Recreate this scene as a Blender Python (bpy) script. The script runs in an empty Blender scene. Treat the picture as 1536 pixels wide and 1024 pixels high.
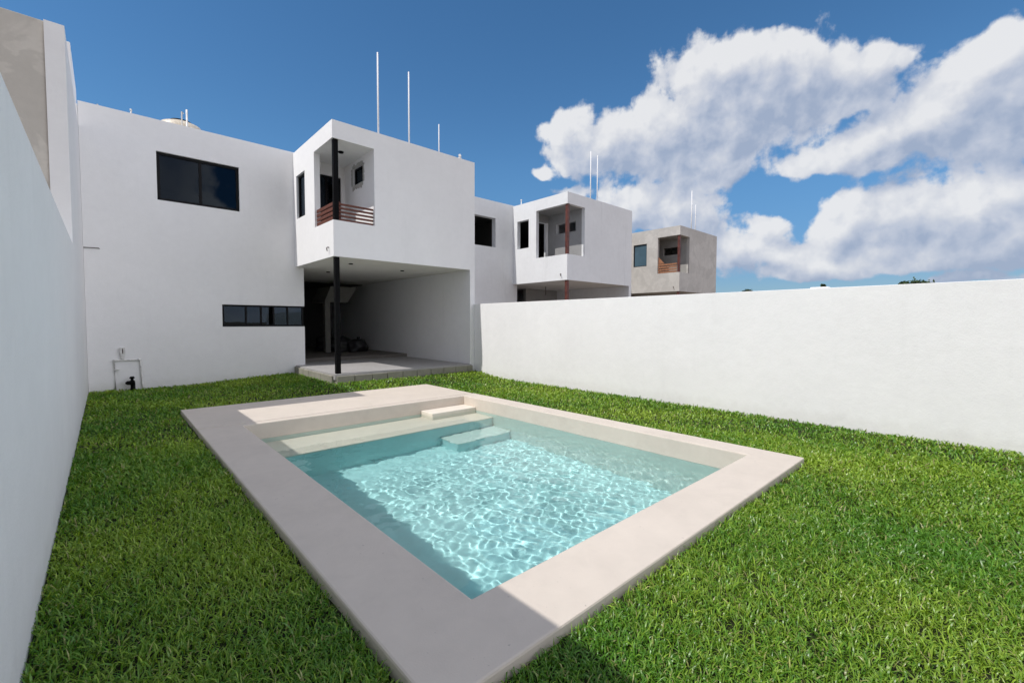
import bpy, bmesh, math, random
import numpy as np
from mathutils import Matrix, Vector
R = math.radians
random.seed(7)
rng = np.random.default_rng(11)
sc = bpy.context.scene
col = sc.collection

# ------------------------------------------------------------------ camera
CAM_H = 1.4
yaw, pitch, roll = R(42.4424), R(-2.4725), R(0.1493)
s, c, sp, cp = math.sin(yaw), math.cos(yaw), math.sin(pitch), math.cos(pitch)
F = Vector((s * cp, c * cp, sp)); R0 = Vector((c, -s, 0)); U0 = Vector((-s * sp, -c * sp, cp))
RT = R0 * math.cos(roll) + U0 * math.sin(roll); UP = -R0 * math.sin(roll) + U0 * math.cos(roll)
cd = bpy.data.cameras.new('camera'); cam = bpy.data.objects.new('camera', cd); col.objects.link(cam)
cd.sensor_width = 36; cd.lens = 36 * 666.49 / 1536; cd.clip_start = 0.02; cd.clip_end = 5000
M = Matrix((RT, UP, -F)).transposed().to_4x4(); M.translation = (0, 0, CAM_H); cam.matrix_world = M
sc.camera = cam

# ------------------------------------------------------------------ light, exposure
SUN = Vector((-0.742, 0.07, 1.0)).normalized()          # towards the sun
SUN_EL = math.asin(SUN.z); SUN_AZ = math.atan2(SUN.x, SUN.y)
ld = bpy.data.lights.new('sun', 'SUN'); sun = bpy.data.objects.new('sun', ld); col.objects.link(sun)
ld.energy = 2.9; ld.angle = R(0.5); ld.color = (1.0, 0.962, 0.915)
sun.rotation_euler = SUN.to_track_quat('Z', 'Y').to_euler(); sun.location = (-8, 3, 14)
ld.cycles.is_caustics_light = True
sc.view_settings.view_transform = 'Standard'; sc.view_settings.look = 'None'
sc.view_settings.exposure = 0.26; sc.view_settings.gamma = 1.0; sc.view_settings.use_curve_mapping = False
sc.cycles.max_bounces = 12; sc.cycles.diffuse_bounces = 5; sc.cycles.transparent_max_bounces = 16
sc.cycles.use_denoising = True
sc.cycles.sample_clamp_indirect = 6.0

# ------------------------------------------------------------------ node helpers
class NT:
    def __init__(self, tree): self.t = tree; self.n = tree.nodes; self.l = tree.links
    def node(self, typ, **kw):
        nd = self.n.new(typ)
        for k, v in kw.items():
            if k == 'ins':
                for i, x in v.items(): self.put(nd.inputs[i], x)
            else: setattr(nd, k, v)
        return nd
    def put(self, sock, x):
        if isinstance(x, bpy.types.NodeSocket): self.l.new(x, sock)
        else: sock.default_value = x
    def math(self, op, a, b=0.0, clamp=False):
        nd = self.node('ShaderNodeMath', operation=op, use_clamp=clamp); self.put(nd.inputs[0], a); self.put(nd.inputs[1], b); return nd.outputs[0]
    def vmath(self, op, a, b=None, c_=None, scale=None):
        nd = self.node('ShaderNodeVectorMath', operation=op); self.put(nd.inputs[0], a)
        if b is not None: self.put(nd.inputs[1], b)
        if c_ is not None: self.put(nd.inputs[2], c_)
        if scale is not None: self.put(nd.inputs['Scale'], scale)
        return nd.outputs['Value'] if op == 'DOT_PRODUCT' else nd.outputs[0]
    def noise(self, vec, scale, detail=4, rough=.55, dist=0.0, out=0):
        nd = self.node('ShaderNodeTexNoise'); self.put(nd.inputs['Vector'], vec)
        nd.inputs['Scale'].default_value = scale; nd.inputs['Detail'].default_value = detail
        nd.inputs['Roughness'].default_value = rough; nd.inputs['Distortion'].default_value = dist
        return nd.outputs[out]
    def ramp(self, f, stops):
        nd = self.node('ShaderNodeValToRGB'); self.put(nd.inputs[0], f); e = nd.color_ramp.elements
        while len(e) < len(stops): e.new(.5)
        for i, (p, cc) in enumerate(stops): e[i].position = p; e[i].color = (*cc, 1) if len(cc) == 3 else cc
        return nd.outputs[0]
    def smooth(self, v, a, b, lo=0.0, hi=1.0):
        nd = self.node('ShaderNodeMapRange', interpolation_type='SMOOTHSTEP'); self.put(nd.inputs[0], v)
        for i, x in enumerate((a, b, lo, hi)): nd.inputs[i + 1].default_value = x
        return nd.outputs[0]
    def mix(self, f, a, b, blend='MIX'):
        nd = self.node('ShaderNodeMix', data_type='RGBA', blend_type=blend)
        self.put(nd.inputs[0], f); self.put(nd.inputs[6], a); self.put(nd.inputs[7], b); return nd.outputs[2]

# ------------------------------------------------------------------ sky with cumulus
CLOUDS = [(1.214,.478,.11,.04),(1.144,.445,.105,.075),(1.25,.415,.134,.084),(1.339,.425,.085,.049),(1.069,.388,.118,.07),(1.177,.345,.121,.07),(1.002,.353,.076,.062),(1.122,.304,.089,.043),(.857,.399,.052,.037),(.892,.351,.079,.046),(.949,.381,.063,.049),(1.428,.415,.048,.03),(1.389,.373,.079,.035),(1.548,.392,.038,.034),(1.522,.349,.063,.045),(1.489,.307,.095,.048),(1.405,.296,.087,.027),(1.334,.285,.046,.016),(1.569,.294,.074,.072),(1.606,.334,.074,.075),(1.408,.195,.073,.047),(1.494,.171,.095,.068),(1.567,.174,.068,.068),(1.437,.128,.123,.036),(1.548,.108,.093,.035),(1.631,.144,.089,.082),(1.017,.249,.096,.06),(1.111,.216,.077,.065),(1.163,.16,.074,.042),(1.267,.185,.05,.025),(1.211,.131,.142,.026),(1.328,.119,.083,.022),(.803,.314,.024,.016),(.861,.282,.038,.016),(1.435,0.316,0.078,0.036),(1.396,0.278,0.079,0.024),(1.354,0.100,0.190,0.018),(1.362,0.167,0.039,0.029),(1.549,0.067,0.086,0.010)]
def noise2(k, vec, scale, detail, rough, dist=0.0, out=0):
    nd = k.node('ShaderNodeTexNoise', noise_dimensions='2D'); k.put(nd.inputs['Vector'], vec)
    nd.inputs['Scale'].default_value = scale; nd.inputs['Detail'].default_value = detail
    nd.inputs['Roughness'].default_value = rough; nd.inputs['Distortion'].default_value = dist
    return nd.outputs[out]
def cloud_group(name, det):
    """cloud density over (azimuth, elevation)"""
    g = bpy.data.node_groups.new(name, 'ShaderNodeTree')
    g.interface.new_socket('Vector', in_out='INPUT', socket_type='NodeSocketVector')
    g.interface.new_socket('Density', in_out='OUTPUT', socket_type='NodeSocketFloat')
    g.interface.new_socket('Mass', in_out='OUTPUT', socket_type='NodeSocketFloat')
    k = NT(g); gi = k.node('NodeGroupInput'); go = k.node('NodeGroupOutput')
    v = gi.outputs[0]
    wn = noise2(k, v, 9, 2, .5, out=1)
    p = k.vmath('MULTIPLY_ADD', wn, (.06, .045, 0), v); p = k.vmath('SUBTRACT', p, (.03, .0225, 0))
    tot = None
    for a, e, ra, re in CLOUDS:
        q = k.vmath('MULTIPLY_ADD', p, (1 / ra, 1 / re, 0), (-a / ra, -e / re, 0))
        w = k.math('POWER', .125, k.vmath('DOT_PRODUCT', q, q))
        tot = w if tot is None else k.math('ADD', tot, w)
    tot = k.math('POWER', tot, .3333); tot = k.math('MINIMUM', tot, 1.1)
    # made-up bright clouds outside the view, added as fill for the shaded walls
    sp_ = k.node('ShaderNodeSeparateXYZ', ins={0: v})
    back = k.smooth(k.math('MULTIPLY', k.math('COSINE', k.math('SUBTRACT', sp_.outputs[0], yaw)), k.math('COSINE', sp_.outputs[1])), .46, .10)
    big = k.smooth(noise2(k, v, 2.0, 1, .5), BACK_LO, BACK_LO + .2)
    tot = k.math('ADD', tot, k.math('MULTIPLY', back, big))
    f = noise2(k, v, 15, det, .6)
    vo = k.node('ShaderNodeTexVoronoi', voronoi_dimensions='2D', feature='F1', ins={'Vector': p, 'Scale': 13.0, 'Detail': 3.0, 'Roughness': .5})
    vo.normalize = True
    bil = k.math('SUBTRACT', .45, vo.outputs['Distance'])
    d = k.math('MULTIPLY_ADD', k.math('SUBTRACT', f, .5), .85); d.node.inputs[2].default_value = -.61
    d = k.math('ADD', d, k.math('MULTIPLY', bil, 1.0))
    d = k.math('ADD', d, tot)
    k.l.new(d, go.inputs[0]); k.l.new(tot, go.inputs[1])
    return g
BACK_LO = .20  # coverage threshold of the added fill clouds
w = bpy.data.worlds.new('World'); sc.world = w; w.use_nodes = True
k = NT(w.node_tree); k.n.clear()
skyt = k.node('ShaderNodeTexSky', sky_type='NISHITA', sun_disc=False, sun_elevation=SUN_EL, sun_rotation=SUN_AZ, altitude=0, air_density=1.0, dust_density=.15, ozone_density=3.2)
SKY_S = 0.10

tc = k.node('ShaderNodeTexCoord'); sx = k.node('ShaderNodeSeparateXYZ', ins={0: tc.outputs['Generated']})
ae = k.node('ShaderNodeCombineXYZ', ins={0: k.math('ARCTAN2', sx.outputs[0], sx.outputs[1]), 1: k.math('ARCSINE', sx.outputs[2]), 2: 0.0}).outputs[0]
haze = k.mix(k.smooth(sx.outputs[2], .34, .0), (1, 1, 1, 1), (.50, .50, .60, 1))
hs = k.node('ShaderNodeHueSaturation', ins={'Saturation': 1.13, 'Value': 1.0, 'Color': k.mix(1.0, k.mix(1.0, skyt.outputs[0], haze, 'MULTIPLY'), (.86, 1.0, 1.04, 1), 'MULTIPLY')})
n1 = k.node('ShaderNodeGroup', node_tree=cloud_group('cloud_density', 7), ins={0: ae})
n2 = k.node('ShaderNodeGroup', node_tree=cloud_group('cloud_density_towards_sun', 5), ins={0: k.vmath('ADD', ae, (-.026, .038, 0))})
d1, d2 = n1.outputs[0], n2.outputs[0]
alpha = k.smooth(d1, .0, .26)
relief = k.math('SUBTRACT', d1, d2)
lit = k.math('MULTIPLY_ADD', relief, .34); lit.node.inputs[2].default_value = .80
lit = k.math('SUBTRACT', lit, k.math('MULTIPLY', k.smooth(n2.outputs[1], .60, 1.1), .18))
lit = k.math('SUBTRACT', lit, k.math('MULTIPLY', k.smooth(d2, .0, .9), .21))
wz = noise2(k, ae, 16, 4, .55, out=1)
aw = k.vmath('MULTIPLY_ADD', wz, (.035, .03, 0), ae)
def puffs(v):
    nd = k.node('ShaderNodeTexVoronoi', voronoi_dimensions='2D', feature='F1', ins={'Vector': v, 'Scale': 11.0, 'Detail': 3.5, 'Roughness': .5}); nd.normalize = True
    return nd.outputs['Distance']
pf_ = k.math('SUBTRACT', puffs(k.vmath('ADD', aw, (-.012, .020, 0))), puffs(aw))
lit = k.math('ADD', lit, k.math('MULTIPLY', pf_, 1.0))
ccol = k.ramp(lit, [(.25, (.30, .36, .48)), (.52, (.44, .48, .57)), (.74, (.56, .58, .63)), (.97, (.69, .695, .71))])
dirn = tc.outputs['Generated']
backs = k.smooth(k.vmath('DOT_PRODUCT', dirn, (math.sin(yaw), math.cos(yaw), 0.0)), .46, .0, 1.0, 1.16)  # extra strength for the added out-of-view clouds
backs = k.math('ADD', backs, k.math('MULTIPLY', k.smooth(k.vmath('DOT_PRODUCT', dirn, (.93, -.36, 0.0)), .35, .92, 0.0, 3.0), k.smooth(backs, 1.0, 1.16)))  # unseen clouds on the right boosted further to lift the left wall
b1 = k.node('ShaderNodeBackground', ins={0: hs.outputs[0], 1: SKY_S})
b2 = k.node('ShaderNodeBackground', ins={0: k.mix(k.smooth(backs, 1.0, 1.16), ccol, k.mix(1.0, ccol, (1.07, .985, .915, 1), 'MULTIPLY')), 1: backs})  # added fill clouds tinted warmer to neutralise the shade
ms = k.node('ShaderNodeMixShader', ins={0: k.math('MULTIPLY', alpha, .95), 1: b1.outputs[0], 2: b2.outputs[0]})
k.l.new(ms.outputs[0], k.node('ShaderNodeOutputWorld').inputs[0])
w.cycles.sampling_method = 'MANUAL'; w.cycles.sample_map_resolution = 1024

# ------------------------------------------------------------------ materials
def mat(name):
    m = bpy.data.materials.new(name); m.use_nodes = True; kk = NT(m.node_tree)
    return m, kk, kk.n['Principled BSDF']
def wpos(k): return k.node('ShaderNodeNewGeometry').outputs['Position']
def plaster(name, base, var, stain=.0, rough=.9, bump=.25, patch=None, bscale=60, splash=0.0, pits=0.0):
    m, k, b = mat(name); P = wpos(k)
    n1 = k.noise(P, .9, 5, .6); n2 = k.noise(P, 7, 5, .65, .4)
    f = k.math('ADD', k.math('MULTIPLY', n1, .6), k.math('MULTIPLY', n2, .4))
    lo = tuple(x * (1 - var) for x in base); hi = tuple(min(.92, x * (1 + var * .5)) for x in base)
    cc = k.ramp(f, [(.36, lo), (.64, hi)])
    if stain:
        st = k.vmath('MULTIPLY', P, (3.5, 3.5, .35))
        sm = k.smooth(k.noise(st, 1.6, 5, .65), .54, .75, 0, stain)
        cc = k.mix(sm, cc, tuple(x * .62 for x in base) + (1,))
    if pits:
        pm = k.smooth(k.noise(P, 38, 3, .6), .70, .76, 0, pits)
        cc = k.mix(pm, cc, tuple(x * .45 for x in base) + (1,))
        tm = k.smooth(k.noise(P, 2.4, 6, .7, .8), .50, .66, 0, .22)
        cc = k.mix(tm, cc, tuple(x * .80 for x in base) + (1,))
    if patch:
        pm = k.smooth(k.noise(P, 1.3, 4, .55, .8), .47, .53)
        cc = k.mix(k.math('MULTIPLY', pm, patch), cc, tuple(x * .72 for x in base) + (1,))
    if splash:
        zz = k.node('ShaderNodeSeparateXYZ', ins={0: P}).outputs[2]
        sm = k.smooth(k.math('ADD', zz, k.math('MULTIPLY', k.noise(P, 6, 5, .65), -.32)), .06, -.13, 0, splash)
        cc = k.mix(sm, cc, (.30, .26, .20, 1))
    k.put(b.inputs['Base Color'], cc); b.inputs['Roughness'].default_value = rough
    b.inputs['Specular IOR Level'].default_value = .25
    h = k.math('ADD', k.math('MULTIPLY', k.noise(P, bscale, 4, .6), .5), k.math('MULTIPLY', k.noise(P, 5, 4, .55), 1.6))
    bp_ = k.node('ShaderNodeBump', ins={'Strength': bump, 'Distance': .012, 'Height': h}); k.l.new(bp_.outputs[0], b.inputs['Normal'])
    return m
def simple(name, base, rough=.5, metal=0.0, spec=.5, nscale=20, var=.25, bump=.1):
    m, k, b = mat(name); P = wpos(k); n = k.noise(P, nscale, 4, .6)
    k.put(b.inputs['Base Color'], k.ramp(n, [(.3, tuple(x * (1 - var) for x in base)), (.7, tuple(min(1, x * (1 + var)) for x in base))]))
    b.inputs['Roughness'].default_value = rough; b.inputs['Metallic'].default_value = metal; b.inputs['Specular IOR Level'].default_value = spec
    bp_ = k.node('ShaderNodeBump', ins={'Strength': bump, 'Distance': .01, 'Height': n}); k.l.new(bp_.outputs[0], b.inputs['Normal'])
    return m
MW = plaster("white_plaster", (.82, .815, .815), .04, .07, splash=.12)
MWW = plaster('weathered_white_plaster', (.74, .75, .76), .06, .22)
MG = plaster('grey_cement_plaster', (.53, .51, .48), .14, .2, patch=.35)
MGB = plaster('raw_cement_plaster', (.60, .565, .51), .16, .1, patch=.5)
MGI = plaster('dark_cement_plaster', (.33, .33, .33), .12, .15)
MC = plaster('ceiling_plaster', (.77, .755, .72), .06)
MMO = plaster('rough_mortar', (.43, .42, .395), .3, bump=.8)
MFL = plaster('cement_floor', (.36, .35, .345), .12, .0, rough=.75)
MDG = plaster('darker_grey_cement_plaster', (.36, .35, .33), .15, .2)  # darker grey cement for the balcony lining of the bare house
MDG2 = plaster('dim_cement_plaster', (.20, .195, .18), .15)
MDARK = plaster('painted_interior_shade', (.09, .088, .084), .15)  # shade of the deep rooms put into the colour of inner sheets
MFLD = plaster('shade_darkened_floor', (.17, .155, .14), .15, rough=.8)  # carport darkness put into the floor colour
MBL = plaster('concrete_block', (.29, .28, .23), .22, .35, bump=.5)
MCH = plaster('polished_stucco', (.635, .565, .49), .07, .0, pits=.7, rough=.6, bump=.12, bscale=120)
MBASIN = plaster('pool_stucco', (.72, .66, .57), .08, .0, rough=.7, bump=.1)
MPGR = plaster('pale_green_pool_stucco', (.52, .66, .62), .08, .0, rough=.7, bump=.1)
MTURQ = plaster('turquoise_pool_finish', (.42, .71, .72), .12, .0, rough=.7, bump=.1)
MBLK = simple('black_metal', (.004, .004, .0045), .6, .0, .06, bump=.02)
MFR = simple('window_frame_black', (.006, .006, .007), .5, .0, .15, bump=.02)
MRED = simple('rust_red_paint', (.10, .028, .020), .55, .0, .4, 9, .45)
MWOOD = simple('red_brown_wood', (.115, .036, .022), .55, .0, .3, 14, .35)
MBOARD = simple('board_wood', (.30, .14, .075), .6, .0, .3, 14, .35)
MPVC = simple('white_pvc', (.66, .65, .63), .4)
MROD = simple('galvanised_white_pipe', (.74, .74, .75), .6, .0, .2, 3, .04, .0)
MTANK = simple('cream_tank_plastic', (.62, .55, .44), .45)
MDK = simple('dark_brass', (.012, .012, .012), .45)
MBAG = simple('black_plastic_bag', (.02, .02, .022), .4, .0, .4, 6, .5, .6)
MIRON = simple('rusty_iron', (.10, .085, .075), .6)
def glass_mat(name, tint, refl=(.42, .52, .64)):
    m, k, b = mat(name); k.n.remove(b)
    fr = k.node('ShaderNodeFresnel', ins={0: 1.5})
    P = wpos(k)
    bm_ = k.node('ShaderNodeBump', ins={'Strength': .03, 'Distance': .02, 'Height': k.noise(P, 1.2, 2)})
    g = k.node('ShaderNodeBsdfGlossy', ins={'Roughness': .01, 'Normal': bm_.outputs[0]}); g.inputs[0].default_value = (*refl, 1)
    t = k.node('ShaderNodeBsdfTransparent'); t.inputs[0].default_value = (*tint, 1)
    mx = k.node('ShaderNodeMixShader', ins={0: fr.outputs[0], 1: t.outputs[0], 2: g.outputs[0]})
    k.l.new(mx.outputs[0], k.n['Material Output'].inputs[0]); return m
MGL = glass_mat('tinted_glass', (.30, .36, .42))
MGLC = glass_mat('clear_glass', (.7, .75, .75))
MGLB = simple('blue_film_pane', (.07, .125, .165), .25, .0, .5, 2, .15, .0)

# ------------------------------------------------------------------ mesh helpers
def link(name, me, m=None, parent=None, loc=None):
    me.name = name
    o = bpy.data.objects.new(name, me); col.objects.link(o)
    if m: me.materials.append(m)
    if parent is not None:
        o.parent = parent; me.transform(Matrix.Translation(-parent_world(parent)))
    elif loc is not None:
        me.transform(Matrix.Translation(-Vector(loc))); o.location = loc
    return o
def parent_world(p):
    v = Vector((0, 0, 0))
    while p is not None: v = v + Vector(p.location); p = p.parent
    return v
def thing(name, label, cat, loc, group=None):
    o = bpy.data.objects.new(name, None); col.objects.link(o); o.location = loc; o.empty_display_size = .2
    return tag(o, label, cat, group)
def tag(o, label, cat, group=None):
    o['label'] = label; o['category'] = cat
    if group: o['group'] = group
    return o
def structure(o): o['kind'] = 'structure'; return o
def mesh_from(verts, faces):
    me = bpy.data.meshes.new('m'); me.from_pydata([tuple(map(float, v)) for v in verts], [], [tuple(map(int, f)) for f in faces]); me.update(); return me
def csg(ops, bevel=0.0):
    """Union / difference of axis-aligned boxes as one clean shell: ops = [(+1/-1, x0,x1,y0,y1,z0,z1)]."""
    ax = []
    for i in (1, 3, 5):
        v = sorted({round(q, 4) for o in ops for q in o[i:i + 2]}); ax.append(np.array(v))
    ce = [(a[1:] + a[:-1]) / 2 for a in ax]
    n = [len(q) for q in ce]
    fl = np.zeros((n[0] + 2, n[1] + 2, n[2] + 2), bool)
    X, Y, Z = np.meshgrid(*ce, indexing='ij'); inner = fl[1:-1, 1:-1, 1:-1]
    for sgn, x0, x1, y0, y1, z0, z1 in ops:
        mk = (X > x0) & (X < x1) & (Y > y0) & (Y < y1) & (Z > z0) & (Z < z1); inner[mk] = sgn > 0
    vid = {}; V = []; Fc = []
    def vt(i, j, l):
        q = (i, j, l)
        if q not in vid: vid[q] = len(V); V.append((ax[0][i], ax[1][j], ax[2][l]))
        return vid[q]
    for i, j, l in zip(*np.nonzero(inner)):
        a, b_, c_ = i + 1, j + 1, l + 1
        if not fl[a - 1, b_, c_]: Fc.append((vt(i, j, l), vt(i, j, l + 1), vt(i, j + 1, l + 1), vt(i, j + 1, l)))
        if not fl[a + 1, b_, c_]: Fc.append((vt(i + 1, j, l), vt(i + 1, j + 1, l), vt(i + 1, j + 1, l + 1), vt(i + 1, j, l + 1)))
        if not fl[a, b_ - 1, c_]: Fc.append((vt(i, j, l), vt(i + 1, j, l), vt(i + 1, j, l + 1), vt(i, j, l + 1)))
        if not fl[a, b_ + 1, c_]: Fc.append((vt(i, j + 1, l), vt(i, j + 1, l + 1), vt(i + 1, j + 1, l + 1), vt(i + 1, j + 1, l)))
        if not fl[a, b_, c_ - 1]: Fc.append((vt(i, j, l), vt(i, j + 1, l), vt(i + 1, j + 1, l), vt(i + 1, j, l)))
        if not fl[a, b_, c_ + 1]: Fc.append((vt(i, j, l + 1), vt(i + 1, j, l + 1), vt(i + 1, j + 1, l + 1), vt(i, j + 1, l + 1)))
    me = mesh_from(V, Fc)
    if bevel:
        bm = bmesh.new(); bm.from_mesh(me)
        es = [e for e in bm.edges if len(e.link_faces) == 2 and e.calc_face_angle(0) > .5]
        bmesh.ops.bevel(bm, geom=es, offset=bevel, segments=2, affect='EDGES', profile=.5, clamp_overlap=True)
        bm.to_mesh(me); bm.free()
    return me
def box(*a, bevel=0.0): return csg([(1, *a)], bevel)
def boxes(lst, bevel=0.0):
    """several separate boxes joined into one mesh"""
    bm = bmesh.new()
    for a in lst:
        t = box(*a, bevel=bevel); bm.from_mesh(t); bpy.data.meshes.remove(t)
    me = bpy.data.meshes.new('m'); bm.to_mesh(me); bm.free(); return me
def tube(pts, r, seg=10, caps=True, rr=None):
    bm = bmesh.new(); pts = [Vector(p) for p in pts]; rings = []
    for i, p in enumerate(pts):
        d = (pts[min(i + 1, len(pts) - 1)] - pts[max(i - 1, 0)]).normalized()
        q = d.to_track_quat('Z', 'Y'); rad = rr[i] if rr else r
        rings.append([bm.verts.new(p + q @ Vector((rad * math.cos(2 * math.pi * t / seg), rad * math.sin(2 * math.pi * t / seg), 0))) for t in range(seg)])
    for a, b_ in zip(rings, rings[1:]):
        for t in range(seg): bm.faces.new((a[t], a[(t + 1) % seg], b_[(t + 1) % seg], b_[t]))
    if caps: bm.faces.new(list(reversed(rings[0]))); bm.faces.new(rings[-1])
    for f in bm.faces: f.smooth = len(f.verts) == 4
    bmesh.ops.recalc_face_normals(bm, faces=bm.faces[:])
    me = bpy.data.meshes.new('m'); bm.to_mesh(me); bm.free(); return me
def lathe(cx, cy, prof, seg=40):
    bm = bmesh.new(); rings = [[bm.verts.new((cx + r * math.cos(2 * math.pi * t / seg), cy + r * math.sin(2 * math.pi * t / seg), z)) for t in range(seg)] for r, z in prof]
    for a, b_ in zip(rings, rings[1:]):
        for t in range(seg): bm.faces.new((a[t], a[(t + 1) % seg], b_[(t + 1) % seg], b_[t])).smooth = True
    bm.faces.new(list(reversed(rings[0]))); bm.faces.new(rings[-1])
    bmesh.ops.recalc_face_normals(bm, faces=bm.faces[:])
    me = bpy.data.meshes.new('m'); bm.to_mesh(me); bm.free(); return me
def join(*ms):
    bm = bmesh.new()
    for t in ms: bm.from_mesh(t); bpy.data.meshes.remove(t)
    me = bpy.data.meshes.new('m'); bm.to_mesh(me); bm.free(); return me
def prism(poly, axis, a, b_):
    """polygon in the two other axes, extruded along axis from a to b"""
    n = len(poly); V = []
    for q in (a, b_):
        for u, v in poly: V.append({'x': (q, u, v), 'y': (u, q, v), 'z': (u, v, q)}[axis])
    Fc = [tuple(range(n)), tuple(reversed(range(n, 2 * n)))] + [(i, i + n, (i + 1) % n + n, (i + 1) % n) for i in range(n)]
    me = mesh_from(V, Fc); bm = bmesh.new(); bm.from_mesh(me); bmesh.ops.recalc_face_normals(bm, faces=bm.faces[:]); bm.to_mesh(me); bm.free(); return me

# ------------------------------------------------------------------ layout numbers (metres; camera above the origin)
XL, XR = -.283, 7.34          # inner faces of the two garden walls
BY, YH = 9.54, 12.146         # front of the projecting upper box, main rear facade
BX = 3.605                    # left side of the projecting box
W = 7.543                     # width of a plot
NY = 8.19                     # front of the left neighbour's box
PZ, FZ = .28, .38             # patio slab, interior floor
CZ = 2.79                     # carport ceiling
def lawn_h(x, y):
    sm = lambda a, b, t: (lambda q: q * q * (3 - 2 * q))(np.clip((t - a) / (b - a), 0, 1))
    return .11 * sm(8.2, 9.5, y) * sm(1.2, 3.6, x)

# ------------------------------------------------------------------ ground
gm = plaster('bare_earth', (.22, .17, .12), .25, bump=.6)
hx0, hx1, hy0, hy1 = 1.15, 5.0, 1.55, 6.8            # the pool is dug into the ground
gv = [(-900, -900), (900, -900), (900, 900), (-900, 900), (hx0, hy0), (hx1, hy0), (hx1, hy1), (hx0, hy1)]
g = mesh_from([(a, b_, -.35) for a, b_ in gv], [(0, 1, 5, 4), (1, 2, 6, 5), (2, 3, 7, 6), (3, 0, 4, 7)])
structure(link('ground', g, gm))
m_soil = plaster('lawn_soil', (.030, .036, .014), .5, bump=1.0)
nx, ny = 110, 200
gx = np.linspace(XL - .02, XR + .02, nx); gy = np.linspace(-5, YH + .1, ny)
GX, GY = np.meshgrid(gx, gy, indexing='ij')
GZ = lawn_h(GX, GY) - .032 + rng.normal(0, .006, GX.shape)
idx = np.arange(nx * ny).reshape(nx, ny)
q = np.stack([idx[:-1, :-1], idx[1:, :-1], idx[1:, 1:], idx[:-1, 1:]], -1).reshape(-1, 4)
cx_, cy_ = GX.reshape(-1)[q].mean(1), GY.reshape(-1)[q].mean(1)
q = q[~((cx_ > 1.0) & (cx_ < 5.05) & (cy_ > 1.45) & (cy_ < 8.2))]
lawn = structure(link('lawn', mesh_from(np.stack([GX, GY, GZ], -1).reshape(-1, 3), q), m_soil))

# ------------------------------------------------------------------ garden walls
t = thing('boundary_wall', 'tall white garden wall in shade along the left edge of the lawn', 'wall', (XL - .08, 1.5, -.3))
link('wall_face', box(XL - .17, XL, -6, NY - .003, -.3, 2.40, bevel=.008), MW, t)
t = thing('boundary_wall', 'long sunlit white garden wall on the right side of the lawn', 'wall', (XR + .08, 1.5, -.3))
link('wall_face', box(XR, XR + .16, -6, BY - .003, -.3, 1.885, bevel=.006), MW, t)
link('wall_cap', box(XR + .02, XR + .14, 1.60, 1.81, 1.883, 1.903, bevel=.004), MW, t)

# ------------------------------------------------------------------ houses
def window(root, plane, at, a0, a1, z0, z1, mull=(), fr=.05, dep=.06, gl=None, name='window', horiz=()):
    """black frame + one pane mesh per light; plane 'y' (faces -Y) or 'x' (faces -X); at = front of the frame"""
    def bx(u0, u1, d0, d1, w0, w1): return (u0, u1, d0, d1, w0, w1) if plane == 'y' else (d0, d1, u0, u1, w0, w1)
    L = [bx(a0, a1, at, at + dep, z0, z0 + fr), bx(a0, a1, at, at + dep, z1 - fr, z1),
         bx(a0, a0 + fr, at, at + dep, z0 + fr, z1 - fr), bx(a1 - fr, a1, at, at + dep, z0 + fr, z1 - fr)]
    for mm in mull: L.append(bx(mm - fr / 2, mm + fr / 2, at + .004, at + dep - .004, z0 + fr, z1 - fr))
    o = link(name, boxes(L, .004), MFR, root)
    edges = [a0 + fr / 2] + list(mull) + [a1 - fr / 2]
    for u0, u1 in zip(edges, edges[1:]):
        link('pane', box(*bx(u0 + .004, u1 - .004, at + dep * .45, at + dep * .55, z0 + fr * .6, z1 - fr * .6)), gl or MGL, o)
    return o
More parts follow.
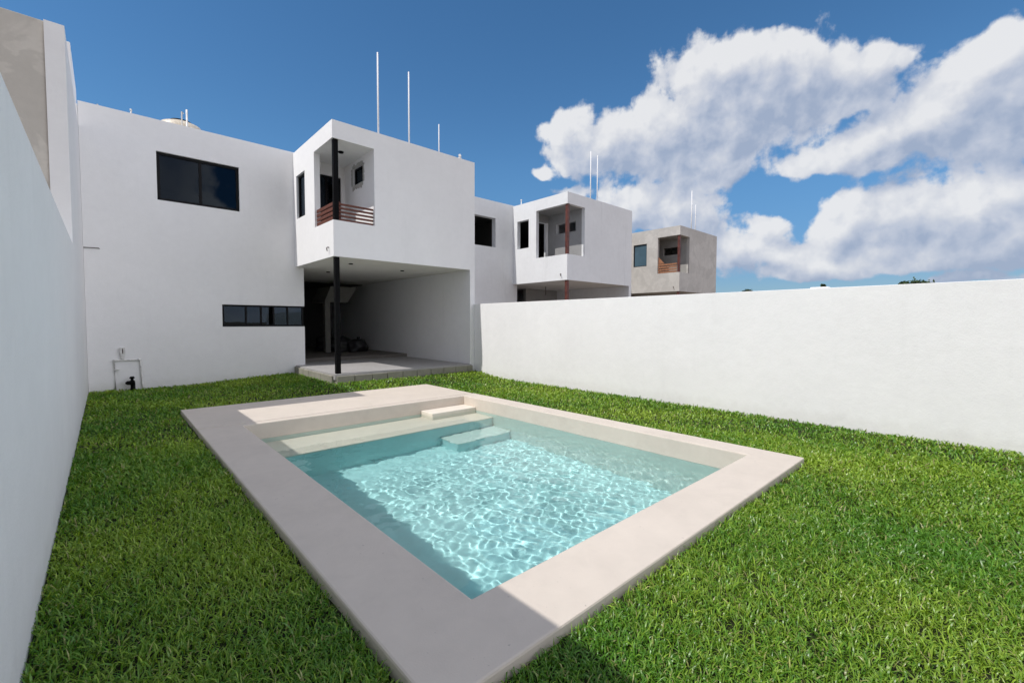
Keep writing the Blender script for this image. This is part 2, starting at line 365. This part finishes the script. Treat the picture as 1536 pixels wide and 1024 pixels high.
def house(ox, label, style):
    X = lambda v: v + ox
    root = thing('house', label, 'house', (X(BX), BY, 0))
    wl = MW if style == 'ours' else MWW if style == 'white' else MG
    inner = wl if style == 'ours' else MGI
    xl, xr, xi = X(-.283), X(7.36), X(7.205)
    e = .001
    op = []
    # storeys and projecting box
    op += [(1, xl, xr, YH, 20, -.3, 5.66), (1, X(BX), xr, BY, YH + .2, CZ, 5.63), (1, xi, xr, BY, YH, -.3, CZ)]
    op += [(-1, xl + .14, xr - .14, YH + .16, 19.85, 5.33, 5.7), (-1, X(BX) + .14, xr - .14, BY + .14, YH + .2, 5.40, 5.7)]
    # ground floor room and carport
    op += [(-1, xl + .15, xi, YH + .2, 19.8, .1, CZ), (-1, X(3.815), xi, YH - .1, YH + .3, .1, CZ)]
    # upper rooms
    op += [(-1, xl + .15, X(3.40), YH + .2, 16.5, 3.0, 5.2), (-1, X(BX) + .15, xi - .05, 11.34 if style == 'ours' else 11.34, 16.5, 3.0, 5.2), (-1, xl + .15, X(3.41), YH + .2, 16.5, 3.0, 5.2)]
    sy = 10.65 if style == 'ours' else 10.96 if style == 'white' else 10.60
    fx = X(4.532) if style == 'ours' else X(4.50)
    z0 = 3.555 if style == 'ours' else 3.63
    by_ = 11.20
    op += [(-1, X(BX) + .13, fx, BY + .13, by_, 3.0, 5.255), (-1, X(BX) - e, X(BX) + .13, BY - e, sy, z0, 5.255), (-1, X(BX) - e, fx, BY - e, BY + .13, z0, 5.255)]
    # openings
    sw = dict(ours=(11.30, 11.925, 3.955, 5.008), white=(11.33, 11.92, 4.045, 5.036), grey=(11.16, 11.86, 4.03, 5.06))[style]
    op.append((-1, X(BX) - e, X(BX) + .16, *sw))
    if style == 'ours': op.append((-1, .888, 2.41, YH - e, YH + .21, 3.982, 5.006))
    else: op.append((-1, X(1.0), X(2.76), YH - e, YH + .21, 4.05, 5.07))
    if style == 'ours': op.append((-1, 2.006, 3.82, YH - e, YH + .21, 1.278, 1.797))
    d0, d1 = (X(3.76), X(4.44)) if style == 'ours' else (X(3.76), X(4.41))
    op.append((-1, d0, d1, by_ - e, 11.35, 3.0, 4.98))
    vy0, vy1, vz0, vz1 = (10.12, 10.71, 4.68, 5.09) if style == 'ours' else (9.93, 10.83, 4.55, 4.90)
    op.append((-1, fx - e, fx + .16, vy0, vy1, vz0, vz1)); op.append((-1, fx + .15, fx + 1.6, 9.75, 11.25, 3.2, 5.2))
    if style == 'grey': op[1] = (1, X(BX), xr, BY, YH + .2, CZ, 5.66)
    o = link('wall', csg(op, .007), wl, root)
    # ceiling, floor
    link('ceiling', box(X(BX) + .004, xi - .004, BY + .004, 19.7, CZ - .004, CZ - .002), MC if style == 'ours' else wl, root)
    link('floor', box(xl + .16, xi - .002, 12.93, 19.79, .09, FZ), MFLD, root)
    link('interior_shade_lining', csg([(1, xl + .151, xi - .001, YH + .201, 19.799, FZ + .002, CZ - .006), (-1, xl + .17, xi - .02, YH, 19.78, 0, 3), (-1, X(3.3), xi + .1, YH, 19.7, 0, 3)], 0), MDARK, root)  # dark sheets stand in for shade deep in the carport
    link('ceiling_shade_sheet', box(xl + .171, xi - .021, 16.2, 19.77, CZ - .03, CZ - .0065), MDARK, root)  # dark sheet for the ceiling's fall into shade at the back
    link('room_shade_lining', csg([(1, xl + .152, X(3.398), YH + .202, 16.498, 3.002, 5.198), (-1, xl + .17, X(3.38), YH, 16.48, 3.02, 5.18)], 0), MDARK, root)  # dark shell added so the upper rooms look unlit
    link('room_shade_lining', csg([(1, X(BX) + .152, xi - .052, 11.352, 16.498, 3.002, 5.198), (-1, X(BX), xi - .07, 11.0, 16.48, 3.02, 5.18)], 0), MDARK, root)  # same dark shell standing in for shade behind the side window
    if style != 'ours':
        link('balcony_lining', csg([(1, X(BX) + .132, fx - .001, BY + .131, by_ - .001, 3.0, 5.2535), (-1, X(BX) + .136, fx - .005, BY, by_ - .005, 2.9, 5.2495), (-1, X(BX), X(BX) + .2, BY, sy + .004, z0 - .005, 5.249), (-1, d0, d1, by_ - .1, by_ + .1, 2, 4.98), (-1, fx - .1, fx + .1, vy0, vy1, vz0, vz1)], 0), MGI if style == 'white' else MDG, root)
    # columns
    cm = MBLK if style == 'ours' else MRED; h = .05
    cxy = (X(BX) + .085, BY + .075)
    link('column', box(cxy[0] - h, cxy[0] + h, cxy[1] - h, cxy[1] + h, PZ - .02, CZ - .001, bevel=.006), cm, root)
    link('column', box(cxy[0] - h, cxy[0] + h, cxy[1] - h, cxy[1] + h, z0 - .0, 5.254, bevel=.006), cm, root)
    # drain spout on the box
    link('drain_spout', tube([(X(BX) + .04, 9.80, 3.0), (X(BX) - .04, 9.80, 3.0), (X(BX) - .055, 9.79, 2.98), (X(BX) - .055, 9.76, 2.92)], .012, 8), MIRON, root)
    return root, X, (xl, xr, xi, fx, z0, sy, by_, d0, d1, sw, (vy0, vy1, vz0, vz1))

# --- the house of this garden
H1, X, (xl, xr, xi, fx, z0, sy, by_, d0, d1, sw, vw) = house(0, 'white house behind the pool with black column and red slatted corner balcony', 'ours')
window(H1, 'y', YH + .05, .890, 2.408, 3.985, 5.003, mull=(1.66,), fr=.055)
window(H1, 'y', YH + .04, 2.008, 3.80, 1.281, 1.794, mull=(2.50, 2.82, 3.10, 3.42), fr=.04, gl=MGLC)
window(H1, 'x', BX + .05, sw[0] + .002, sw[1] - .002, sw[2] + .003, sw[3] - .003, fr=.05)
dr = window(H1, 'y', by_ + .04, d0 + .002, d1 - .002, 3.003, 4.977, mull=((d0 + d1) / 2,), fr=.05, name='balcony_door')
window(H1, 'x', fx + .05, vw[0] + .002, vw[1] - .002, vw[2] + .002, vw[3] - .002, fr=.03)
# rough unpainted mortar round the little window
rough = []
rr_ = random.Random(3)
y0, y1, za, zb = vw
Lr = []
for side in range(4):
    n = 9
    for i in range(n):
        t_ = i / n; wd = .05 + .05 * rr_.random()
        if side == 0: Lr.append((fx - .010 - .002 * (i % 2), fx + .004, y0 + (y1 - y0) * t_, y0 + (y1 - y0) * (t_ + 1 / n), zb, zb + wd))
        if side == 1: Lr.append((fx - .010 - .002 * (i % 2), fx + .004, y0 + (y1 - y0) * t_, y0 + (y1 - y0) * (t_ + 1 / n), za - wd * 1.3, za))
        if side == 2: Lr.append((fx - .009 - .002 * (i % 2), fx + .004, y0 - wd * .8, y0, za + (zb - za) * t_, za + (zb - za) * (t_ + 1 / n)))
        if side == 3: Lr.append((fx - .009 - .002 * (i % 2), fx + .004, y1, y1 + wd * .8, za + (zb - za) * t_, za + (zb - za) * (t_ + 1 / n)))
link('mortar_surround', boxes(Lr, .003), MMO, H1)
# balcony railing
for i in range(4):
    zz = z0 + .035 + i * .098
    link('balcony_slat', box(BX + .045, BX + .075, BY + .13, sy - .005, zz, zz + .072, bevel=.004), MWOOD, H1)
for i in range(5):
    zz = z0 + .012 + i * .082
    link('balcony_slat', box(BX + .15, fx - .006, BY + .055, BY + .085, zz, zz + .042, bevel=.004), MWOOD, H1)
link('railing_post', box(BX + .15, BX + .20, BY + .087, BY + .117, z0 + .001, z0 + .42, bevel=.003), MWOOD, H1)
for p_ in ((4.35, 10.45, 2.785), (5.95, 10.9, 2.785), (4.6, 12.6, 2.785)):
    link('ceiling_lamp', lathe(p_[0], p_[1], [(.045, p_[2] - .02), (.05, p_[2] - .012), (.05, p_[2])], 20), MBLK, H1)
link('ceiling_lamp', lathe(4.05, 10.2, [(.055, 5.225), (.06, 5.235), (.06, 5.2545)], 20), MBLK, H1)
# patio slab on a course of blocks
px0, px1, pyf = BX - .01, 7.20, BY - .07
link('patio_slab', csg([(1, px0 - .02, px1, pyf, 12.93, .16, PZ), (-1, px0 - .03, 3.815, YH - .003, 12.94, .1, PZ + .1), (-1, px0 - .03, 3.603, YH - .004, 13, .1, .5)], .008), MFL, H1)
bl = []; xx = px0 + .0; br = random.Random(5)
while xx < px1 - .1:
    ln = min(.36 + br.random() * .05, px1 + .02 - xx); jt = br.random() * .012
    bl.append((xx + .005, xx + ln - .006, pyf - .030 - jt, pyf + .12, -.05, PZ - .028 - br.random() * .012)); xx += ln
yy = pyf - .02
while yy < YH - .2:
    ln = min(.40, YH - .01 - yy); jt = br.random() * .01
    bl.append((px0 - .05 - jt, px0 + .06, yy + (.13 if yy < pyf else .004), yy + ln - .004, -.05, PZ - .03 - br.random() * .01)); yy += ln
link('block_course', boxes(bl, .010), MBL, H1)
# things deep in the carport
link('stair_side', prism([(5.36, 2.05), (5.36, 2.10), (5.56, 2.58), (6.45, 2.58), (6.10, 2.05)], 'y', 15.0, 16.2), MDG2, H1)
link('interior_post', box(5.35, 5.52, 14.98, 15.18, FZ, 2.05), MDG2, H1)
link('kitchen_counter', csg([(1, 3.9, 5.2, 17.4, 18.0, FZ, 1.28), (-1, 4.0, 5.1, 17.39, 17.9, FZ + .3, 1.2)], .01), MDK, H1)

# --- neighbour in white with a rust-red column
H2, X, (xl, xr, xi, fx, z0, sy, by_, d0, d1, sw, vw) = house(W, 'unfinished white house with rust red column and empty window holes, middle of the row', 'white')
link('door_frame', boxes([(d1 - .03, d1 + .05, by_ - .012, by_ + .05, 3.0, 5.0)], .004), MW, H2)
link('conduit', tube([(X(5.0), 11.8, CZ - .01), (X(5.0), 11.8, 2.45)], .012, 8), MIRON, H2)
link('partition_wall', box(X(5.3), xi - .003, 13.2, 13.35, 0, CZ - .006), MGI, H2)
# --- bare grey neighbour at the end of the row
H3, X, (xl, xr, xi, fx, z0, sy, by_, d0, d1, sw, vw) = house(2 * W, 'bare grey cement house with rust red column and timber balcony boards at the far end', 'grey')
window(H3, 'x', X(BX) + .04, sw[0] + .002, sw[1] - .002, sw[2] + .003, sw[3] - .003, fr=.03, gl=MGLB)
for i in range(4):
    zz = z0 + .01 + i * .11
    link('balcony_board', box(X(BX) + .03, X(BX) + .06, BY + .15, sy - .01, zz, zz + .075, bevel=.004), MBOARD, H3)
link('balcony_board', prism([(sy - .01, z0 + .44), (sy - .01, z0 + .75), (sy - .30, z0 + .44)], 'x', X(BX) + .065, X(BX) + .09), MBOARD, H3)
# --- neighbour on the left, seen past the garden wall
H0 = thing('house', 'raw cement upper floor with a white edge rising above the left garden wall', 'house', (-3.5, NY, 0))
link('wall', csg([(1, -7.8, -.472, NY + .02, 20, 2.79, 5.16), (1, -7.8, -.472, YH, 20, -.3, 2.79)], .006), MGB, H0)
link('party_wall', csg([(1, -.471, XL - .003, NY, YH - .004, -.3, 5.17), (1, -.471, XL - .004, YH - .004, 20, -.3, 5.59)], .006), MW, H0)
link('stair_parapet', box(-.45, -.355, YH + .003, 14.5, 5.592, 6.72, bevel=.006), MW, H0)

# ------------------------------------------------------------------ roof masts, pipes, tank
def mast(x, y, zb, zt, r, label, first=None):
    t = tag(link('roof_mast', tube([(x, y, zb), (x, y, (zb + zt) / 2), (x, y, zt)], r, 12, rr=[r * 1.1, r, r * .85]), MROD, None, (x, y, zb)), label, 'mast', 'thin white masts on the roofs')
    return t
mast(4.80, 9.87, 5.40, 7.60, .020, 'tallest thin white mast on the roof of the house by the pool')
mast(5.60, 9.87, 5.40, 7.46, .018, 'middle mast of the three on the roof of the house by the pool')
mast(6.46, 9.87, 5.40, 6.47, .014, 'shortest mast on the pool house roof, nearest the right corner')
mast(12.76, 9.87, 5.40, 7.40, .020, 'left mast of the pair on the white unfinished neighbour house')
mast(13.15, 9.87, 5.40, 7.36, .018, 'right mast of the pair on the white unfinished neighbour house')
mast(20.40, 9.87, 5.40, 7.55, .024, 'taller mast on the bare grey cement house')
mast(20.80, 9.87, 5.40, 6.98, .020, 'shorter mast beside the taller one on the bare grey cement house')
def stub(x, y, zb, zt, r, label):
    return tag(link('vent_pipe', join(tube([(x, y, zb), (x, y, zt - .02)], r, 10), tube([(x, y, zt - .05), (x, y, zt)], r * 1.35, 10)), MPVC, None, (x, y, zb)), label, 'pipe', 'short vent pipes on the roofs')
v = stub(7.10, 9.85, 5.40, 5.78, .03, 'short white vent pipe at the right corner of the pool house roof')
elb = tube([(7.10, 9.85, 5.78), (7.10, 9.83, 5.82), (7.06, 9.80, 5.82)], .034, 10); o = link('elbow', elb, MPVC, v)
stub(0.0, 13.0, 5.34, 5.975, .012, 'short pipe end showing over the far left roof edge')
stub(.54, 13.0, 5.34, 6.045, .014, 'short pipe end on the roof between the corner and the water tank')
stub(12.37, 13.0, 5.34, 6.28, .02, 'stub pipe on the white neighbour roof just left of its balcony box')
stub(12.5, 9.8, 5.40, 5.70, .03, 'low vent at the foot of the masts on the white neighbour house')
tk = thing('water_tank', 'cream domed water tank with black lid on the roof above the big window', 'water tank', (1.64, 15.0, 5.33))
link('tank_body', lathe(1.64, 15.0, [(.50, 5.33), (.52, 5.38), (.50, 5.60), (.52, 5.65), (.50, 5.9), (.52, 5.95), (.50, 6.3), (.52, 6.4), (.51, 6.54), (.44, 6.63), (.30, 6.69), (.2, 6.71)]), MTANK, tk)
link('tank_lid', lathe(1.64, 15.0, [(.24, 6.695), (.25, 6.72), (.235, 6.745), (.1, 6.755)]), MBLK, tk)
link('tank_pipe', tube([(1.70, 14.35, 5.33), (1.70, 14.35, 6.86)], .022, 10), MPVC, tk)
link('tank_pipe', tube([(1.60, 14.40, 5.33), (1.60, 14.40, 6.80), (1.64, 14.40, 6.76)], .016, 10), MPVC, tk)

# ------------------------------------------------------------------ services on the left of the facade
yp = YH - .022
pf = thing('water_pipe', 'white plastic pipe bent into a frame low on the white facade', 'pipe', (.32, yp, 0))
link('pipe_run', tube([(.118, yp, -.05), (.112, yp, .58), (.125, yp, .60), (.50, yp, .597), (.515, yp, .585), (.522, yp, .5), (.545, yp, .05), (.57, yp - .02, -.05)], .016, 12), MPVC, pf)
for ax_ in (.125, .505):
    link('pipe_elbow', tube([(ax_ - .03, yp, .5985), (ax_ + .03, yp, .5985)], .022, 12), MPVC, pf)
link('pipe_bracket', box(.10, .185, yp - .02, yp + .018, .40, .425, bevel=.003), MPVC, pf)
ob = thing('outlet_box', 'small white outlet box with slot on the white facade above the pipe frame', 'outlet box', (.24, YH - .03, .62))
link('box_body', boxes([(.20, .285, YH - .05, YH - .002, .72, .862), (.215, .27, YH - .045, YH - .002, .619, .719)], .006), MPVC, ob)
link('slot', box(.236, .252, YH - .0525, YH - .049, .74, .838), simple('dark_slot', (.06, .035, .03), .6), ob)
pu = thing('garden_pump', 'small black water pump and tap standing in the grass by the facade', 'pump', (.37, YH - .12, 0))
link('pump_body', lathe(.375, YH - .12, [(.045, -.04), (.05, -.01), (.03, .02), (.028, .08), (.045, .10), (.05, .14), (.042, .17), (.025, .19), (.022, .215), (.04, .22), (.042, .245), (.03, .252)], 20), MBLK, pu)
link('motor', tube([(.375, YH - .12, .13), (.34, YH - .14, .135), (.30, YH - .165, .14), (.275, YH - .18, .14)], .03, 14, rr=[.03, .042, .04, .02]), MBLK, pu)
link('tap_handle', box(.345, .41, YH - .13, YH - .11, .252, .264, bevel=.004), MBLK, pu)
link('leg', box(.405, .425, YH - .13, YH - .11, -.04, .13, bevel=.004), MBLK, pu)
tag(link('iron_bar', tube([(XL + .003, YH - .02, 2.842), (-.055, YH - .02, 2.850), (-.05, YH - .02, 2.835)], .008, 8), MIRON, None, (XL, YH - .02, 2.84)), 'thin rusty iron rod sticking out of the left corner of the facade', 'iron rod')

# ------------------------------------------------------------------ dark sacks in the carport
def sack(x, y, r, h, seed, label):
    bm = bmesh.new(); bmesh.ops.create_icosphere(bm, subdivisions=4, radius=1)
    rs = np.random.default_rng(seed); ph = rs.uniform(0, 6.28, (10, 3)); kf = rs.normal(0, 3.2, (10, 3)); am = rs.uniform(.02, .07, 10)
    for v_ in bm.verts:
        p_ = v_.co; d = sum(a * math.sin(float(kf[i] @ np.array(p_)) + ph[i][0]) for i, a in enumerate(am))
        q_ = p_ * (1 + d); zz = max(-.55, q_.z)
        v_.co = (x + q_.x * r, y + q_.y * r * .8, FZ + (zz + .55) / 1.55 * h)
    for f in bm.faces: f.smooth = True
    bmesh.ops.recalc_face_normals(bm, faces=bm.faces[:])
    me = bpy.data.meshes.new('m'); bm.to_mesh(me); bm.free()
    b_ = thing('sack', label, 'sack', (x, y, FZ), 'dark sacks in the carport')
    link('bag', me, MBAG, b_)
    link('tied_neck', tube([(x, y, FZ + h * .97), (x + .03, y, FZ + h * 1.0), (x + .08, y - .02, FZ + h * 1.02)], .05, 10, rr=[.06, .03, .04]), MBAG, b_)
sack(6.45, 15.0, .36, .46, 1, 'dark sack in the carport against the side wall, rightmost of the heap')
sack(6.02, 15.35, .42, .50, 2, 'dark sack behind the black column, middle of the heap in the carport')
sack(5.75, 16.0, .38, .55, 4, 'dark sack just right of the pale interior post')

# ------------------------------------------------------------------ pool
PX0, PX1, PY0, PYS, PY1 = .817, 5.19, 1.28, 6.773, 8.44
IX0, IX1, IY0, IY1 = 1.298, 4.872, 1.71, 6.644
ZC, ZW, ZB = .04, -.175, -1.35
pool = thing('swimming_pool', 'rectangular pool with beige stucco rim and turquoise water set in the lawn', 'swimming pool', (3.0, 4.2, ZB))
link('coping', csg([(1, PX0, PX1, PY0, PYS, -.2, ZC), (-1, IX0, IX1, IY0, IY1, -.3, ZC + .1)], .012), MCH, pool)
link('deck_slab', box(PX0, PX1 - .02, PYS + .024, PY1, -.2, ZC, bevel=.006), MCH, pool)
link('basin_wall', csg([(1, 1.1, 5.07, 1.5, 6.85, ZB - .1, -.2), (-1, IX0, IX1, IY0, IY1, ZB - .2, 0)], 0), MPGR, pool)
link('basin_floor', box(IX0, IX1, IY0, IY1, ZB - .1, ZB), MTURQ, pool)
link('bench', box(IX0 + .002, IX1 - .002, 5.80, IY1 - .002, -.46, -.40, bevel=.012), MBASIN, pool)
link('bench_riser', box(IX0 + .002, IX1 - .002, 5.82, IY1 - .004, ZB + .002, -.461), MTURQ, pool)
link('entry_block', box(3.96, IX1 - .003, 6.28, IY1 - .003, -.40, -.118, bevel=.01), MBASIN, pool)
link('underwater_step', box(3.80, IX1 - .003, 5.34, 5.798, -1.02, -.96, bevel=.012), MPGR, pool)
link('step_riser', box(3.82, IX1 - .005, 5.36, 5.818, ZB + .003, -1.021), MTURQ, pool)
# water
nxw, nyw = 300, 410
wx = np.linspace(IX0 - .015, IX1 + .015, nxw); wy = np.linspace(IY0 - .015, IY1 + .015, nyw)
WX, WY = np.meshgrid(wx, wy, indexing='ij'); WZ = np.zeros_like(WX)
wr = np.random.default_rng(21)
for lam, amp, n_ in ((.9, .0009, 5), (.42, .00072, 10), (.21, .00052, 16), (.11, .00025, 18), (.075, .00010, 18)):
    for _ in range(n_):
        th = wr.normal(.6, 1.2); kk_ = 2 * math.pi / (lam * wr.uniform(.75, 1.3)); ph = wr.uniform(0, 6.28)
        WZ += amp / math.sqrt(n_) * 1.4 * np.sin(kk_ * (math.cos(th) * WX + math.sin(th) * WY) + ph)
calm = 1 - .8 * np.clip((WY - 4.9) / .7, 0, 1)
WZ = ZW + WZ * calm
top = np.stack([WX, WY, WZ], -1).reshape(-1, 3)
iw = np.arange(nxw * nyw).reshape(nxw, nyw)
fq = [tuple(a) for a in np.stack([iw[:-1, :-1], iw[1:, :-1], iw[1:, 1:], iw[:-1, 1:]], -1).reshape(-1, 4)]
nb = len(top); ring = list(iw[:, 0]) + list(iw[-1, 1:]) + list(iw[-2::-1, -1]) + list(iw[0, -2:0:-1])
low = top[ring].copy(); low[:, 2] = ZB - .03
V = np.concatenate([top, low]); nr = len(ring)
fs = [(ring[i], nb + i, nb + (i + 1) % nr, ring[(i + 1) % nr]) for i in range(nr)] + [tuple(nb + i for i in reversed(range(nr)))]
wm = mesh_from(V, fq + fs)
bm = bmesh.new(); bm.from_mesh(wm); bmesh.ops.recalc_face_normals(bm, faces=bm.faces[:]); bm.to_mesh(wm); bm.free()
sm_ = np.zeros(len(wm.polygons), bool); sm_[:len(fq)] = True; wm.polygons.foreach_set('use_smooth', sm_)
mwat = bpy.data.materials.new('pool_water'); mwat.use_nodes = True; k = NT(mwat.node_tree); k.n.remove(k.n['Principled BSDF'])
rf = k.node('ShaderNodeBsdfGlass', ins={'Roughness': 0.0, 'IOR': 1.33}); rf.inputs[0].default_value = (.955, .99, .985, 1)
k.l.new(rf.outputs[0], k.n['Material Output'].inputs['Surface'])
wo = structure(link('water', wm, mwat)); wo.cycles.is_caustics_caster = True
for o in pool.children:
    o.cycles.is_caustics_receiver = True

# ------------------------------------------------------------------ grass
def grass():
    def rho(d): return np.where(d < 2.6, 12000, np.where(d < 4.2, 8200, np.where(d < 6.5, 4600, np.where(d < 9, 1500, 1000))))
    N = 1450000
    x = rng.uniform(XL + .005, XR - .005, N); y = rng.uniform(-4.0, YH - .01, N)
    area = (XR - XL) * (YH + 4.0); d = np.hypot(np.hypot(x, y), 1.4)
    dens = rho(d).astype(float)
    ang = np.abs((np.arctan2(x, y) - yaw + math.pi) % (2 * math.pi) - math.pi)
    dens[ang > R(66)] *= .55; dens[y < -.6] = 1400
    clump = .5 + .5 * np.sin(9 * x + 3 * np.sin(5 * y)) * np.sin(8 * y + 2.5 * np.sin(6 * x + 1))
    keep = rng.uniform(0, 1, N) < dens / (N / area) * (.75 + .4 * clump)
    m_ = .02
    keep &= ~((x > PX0 - m_) & (x < PX1 + m_) & (y > PY0 - m_) & (y < PY1 + m_))
    keep &= ~((x > BX - .09) & (y > BY - .12))
    x, y, d = x[keep], y[keep], d[keep]; n = len(x)
    wscale = np.clip(d / 3.2, 1.0, 3.0)
    z = lawn_h(x, y) - .026
    L = rng.uniform(.038, .080, n) * (1 + .12 * np.sin(2.1 * x + 1.3 * y))
    tall = rng.uniform(0, 1, n) < .012; L[tall] *= 1.45
    wd = rng.uniform(.0040, .0078, n) * .5 * wscale
    patch = np.sin(1.7 * x + .8 * y + 1.0) * np.sin(1.3 * y - .6 * x + .4) + .6 * np.sin(4.1 * x + 2.0) * np.sin(3.7 * y + .5)
    th = rng.uniform(0, 2 * math.pi, n) + .8 * np.sin(3 * x) * np.sin(2.7 * y)
    f0 = np.abs(rng.normal(.40, .32, n)); f1 = f0 + rng.uniform(.5, 2.3, n)
    hx, hy = np.cos(th), np.sin(th); tw = rng.normal(0, .5, n)
    px_, py_ = -np.sin(th + tw), np.cos(th + tw)
    P = [np.stack([x, y, z], -1)]
    for i in range(3):
        f = f0 + (f1 - f0) * (i / 2.0) ** 1.2
        st = (L / 3)[:, None] * np.stack([hx * np.sin(f), hy * np.sin(f), np.cos(f)], -1)
        P.append(P[-1] + st)
    V = np.empty((n, 7, 3), np.float32); sd = np.stack([px_, py_, rng.normal(0, .25, n)], -1)
    for i, wf in enumerate((.75, 1.0, .72)):
        o = sd * (wd * wf)[:, None]; V[:, 2 * i] = P[i] - o; V[:, 2 * i + 1] = P[i] + o
    V[:, 6] = P[3]
    b = (np.arange(n) * 7)[:, None]
    quads = np.concatenate([b + np.array([0, 1, 3, 2]), b + np.array([2, 3, 5, 4])], 1)
    lp = np.concatenate([quads, b + np.array([4, 5, 6])], 1).reshape(-1).astype(np.int32)
    ls = (np.arange(n)[:, None] * 11 + np.array([0, 4, 8])).reshape(-1).astype(np.int32)
    me = bpy.data.meshes.new('lawn_grass')
    me.vertices.add(n * 7); me.vertices.foreach_set('co', V.reshape(-1))
    me.loops.add(len(lp)); me.loops.foreach_set('vertex_index', lp)
    me.polygons.add(len(ls)); me.polygons.foreach_set('loop_start', ls)
    me.update(calc_edges=True)
    u = rng.uniform(0, 1, n); mixv = np.clip(.42 + .36 * patch + rng.normal(0, .28, n), 0, 1)[:, None]
    ca = np.array([.085, .228, .017]); cb = np.array([.285, .415, .040])
    cc = ca + (cb - ca) * mixv
    dry = rng.uniform(0, 1, n) < .05; cc[dry] = np.array([.36, .37, .13]) * rng.uniform(.7, 1.1, dry.sum())[:, None]
    pale = rng.uniform(0, 1, n) < .13; cc[pale] = cc[pale] * 1.35 + np.array([.03, .035, .010])
    C4 = np.ones((n, 7, 4), np.float32); C4[:, :, :3] = cc[:, None, :]
    at = me.color_attributes.new('blade_colour', 'FLOAT_COLOR', 'POINT'); at.data.foreach_set('color', C4.reshape(-1))
    m = bpy.data.materials.new('grass_blade'); m.use_nodes = True; k = NT(m.node_tree); k.n.remove(k.n['Principled BSDF'])
    ca_ = k.node('ShaderNodeVertexColor', layer_name='blade_colour')
    df = k.node('ShaderNodeBsdfDiffuse', ins={0: ca_.outputs[0]}); tr = k.node('ShaderNodeBsdfTranslucent', ins={0: k.mix(1.0, ca_.outputs[0], (1.3, 1.25, .6, 1), 'MULTIPLY')})
    gl = k.node('ShaderNodeBsdfGlossy', ins={'Roughness': .38}); gl.inputs[0].default_value = (1, 1, 1, 1)
    m1 = k.node('ShaderNodeMixShader', ins={0: .32, 1: df.outputs[0], 2: tr.outputs[0]})
    m2 = k.node('ShaderNodeMixShader', ins={0: .035, 1: m1.outputs[0], 2: gl.outputs[0]})
    k.l.new(m2.outputs[0], k.n['Material Output'].inputs[0])
    me.materials.append(m)
    o = bpy.data.objects.new('lawn_grass', me); col.objects.link(o)
    o['kind'] = 'stuff'; o['label'] = 'short green turf grass covering the lawn around the pool'; o['category'] = 'grass'
    print('blades', n)
grass()

# ------------------------------------------------------------------ tree tops beyond the right wall
def tree(x, y, h, spread, seed, label):
    rs = np.random.default_rng(seed)
    t = thing('tree', label, 'tree', (x, y, -.35), 'tree tops beyond the right wall')
    limbs = [tube([(x, y, -.35), (x + .1, y, h * .35), (x, y + .1, h * .7)], .2, 8, rr=[.28, .2, .1])]
    tips = []
    for i in range(9):
        a = rs.uniform(0, 6.28); r = spread * rs.uniform(.3, 1); zt = h * rs.uniform(.72, .99); z0_ = h * rs.uniform(.4, .68)
        tip = (x + r * math.cos(a), y + r * math.sin(a), zt); tips.append(tip)
        limbs.append(tube([(x, y, z0_), (x + .5 * r * math.cos(a), y + .5 * r * math.sin(a), (z0_ + zt) / 2 + .2), tip], .05, 6, rr=[.1, .06, .02]))
    link('trunk', join(*limbs), MIRON, t)
    n = 2600; tip = np.array(tips)[rs.integers(0, 9, n)]
    c_ = tip + rs.normal(0, 1, (n, 3)) * np.array([.42, .42, .30]) * spread * .42
    c_[:, 2] = np.minimum(c_[:, 2], h + rs.uniform(-.2, .25, n))
    u = rs.normal(0, 1, (n, 3)); u /= np.linalg.norm(u, axis=1)[:, None]; w_ = np.cross(u, rs.normal(0, 1, (n, 3))); w_ /= np.linalg.norm(w_, axis=1)[:, None]
    sz = rs.uniform(.07, .16, n)[:, None]
    V = np.stack([c_ - u * sz, c_ + w_ * sz * .45, c_ + u * sz, c_ - w_ * sz * .45], 1).reshape(-1, 3)
    link('crown', mesh_from(V, (np.arange(n)[:, None] * 4 + np.arange(4)).tolist()), MLEAF, t)
MLEAF = simple('dark_leaf', (.045, .075, .028), .6, .0, .3, 3, .5)
def at_dist(u, v, dist):
    """world point at a horizontal distance along a sight line given by its slope"""
    return dist * u, dist * v
for (dx, dy, dz), D, spr, sd, lb in (
    ((1.3612, .1173, .0985), 46, .85, 1, 'tiny dark tree top showing over the right part of the sunlit wall'),
    ((1.3400, .1363, .0936), 46, .7, 2, 'smaller tree top just left of the rightmost one over the wall'),
    ((1.0728, .3798, .0775), 60, .8, 3, 'low tree top over the wall just right of the grey house'),
    ((1.1948, .2688, .0868), 60, .22, 4, 'tiny twig tip above the middle of the sunlit wall')):
    hd = math.hypot(dx, dy); tree(dx / hd * D, dy / hd * D, 1.4 + dz / hd * D, spr, sd, lb)
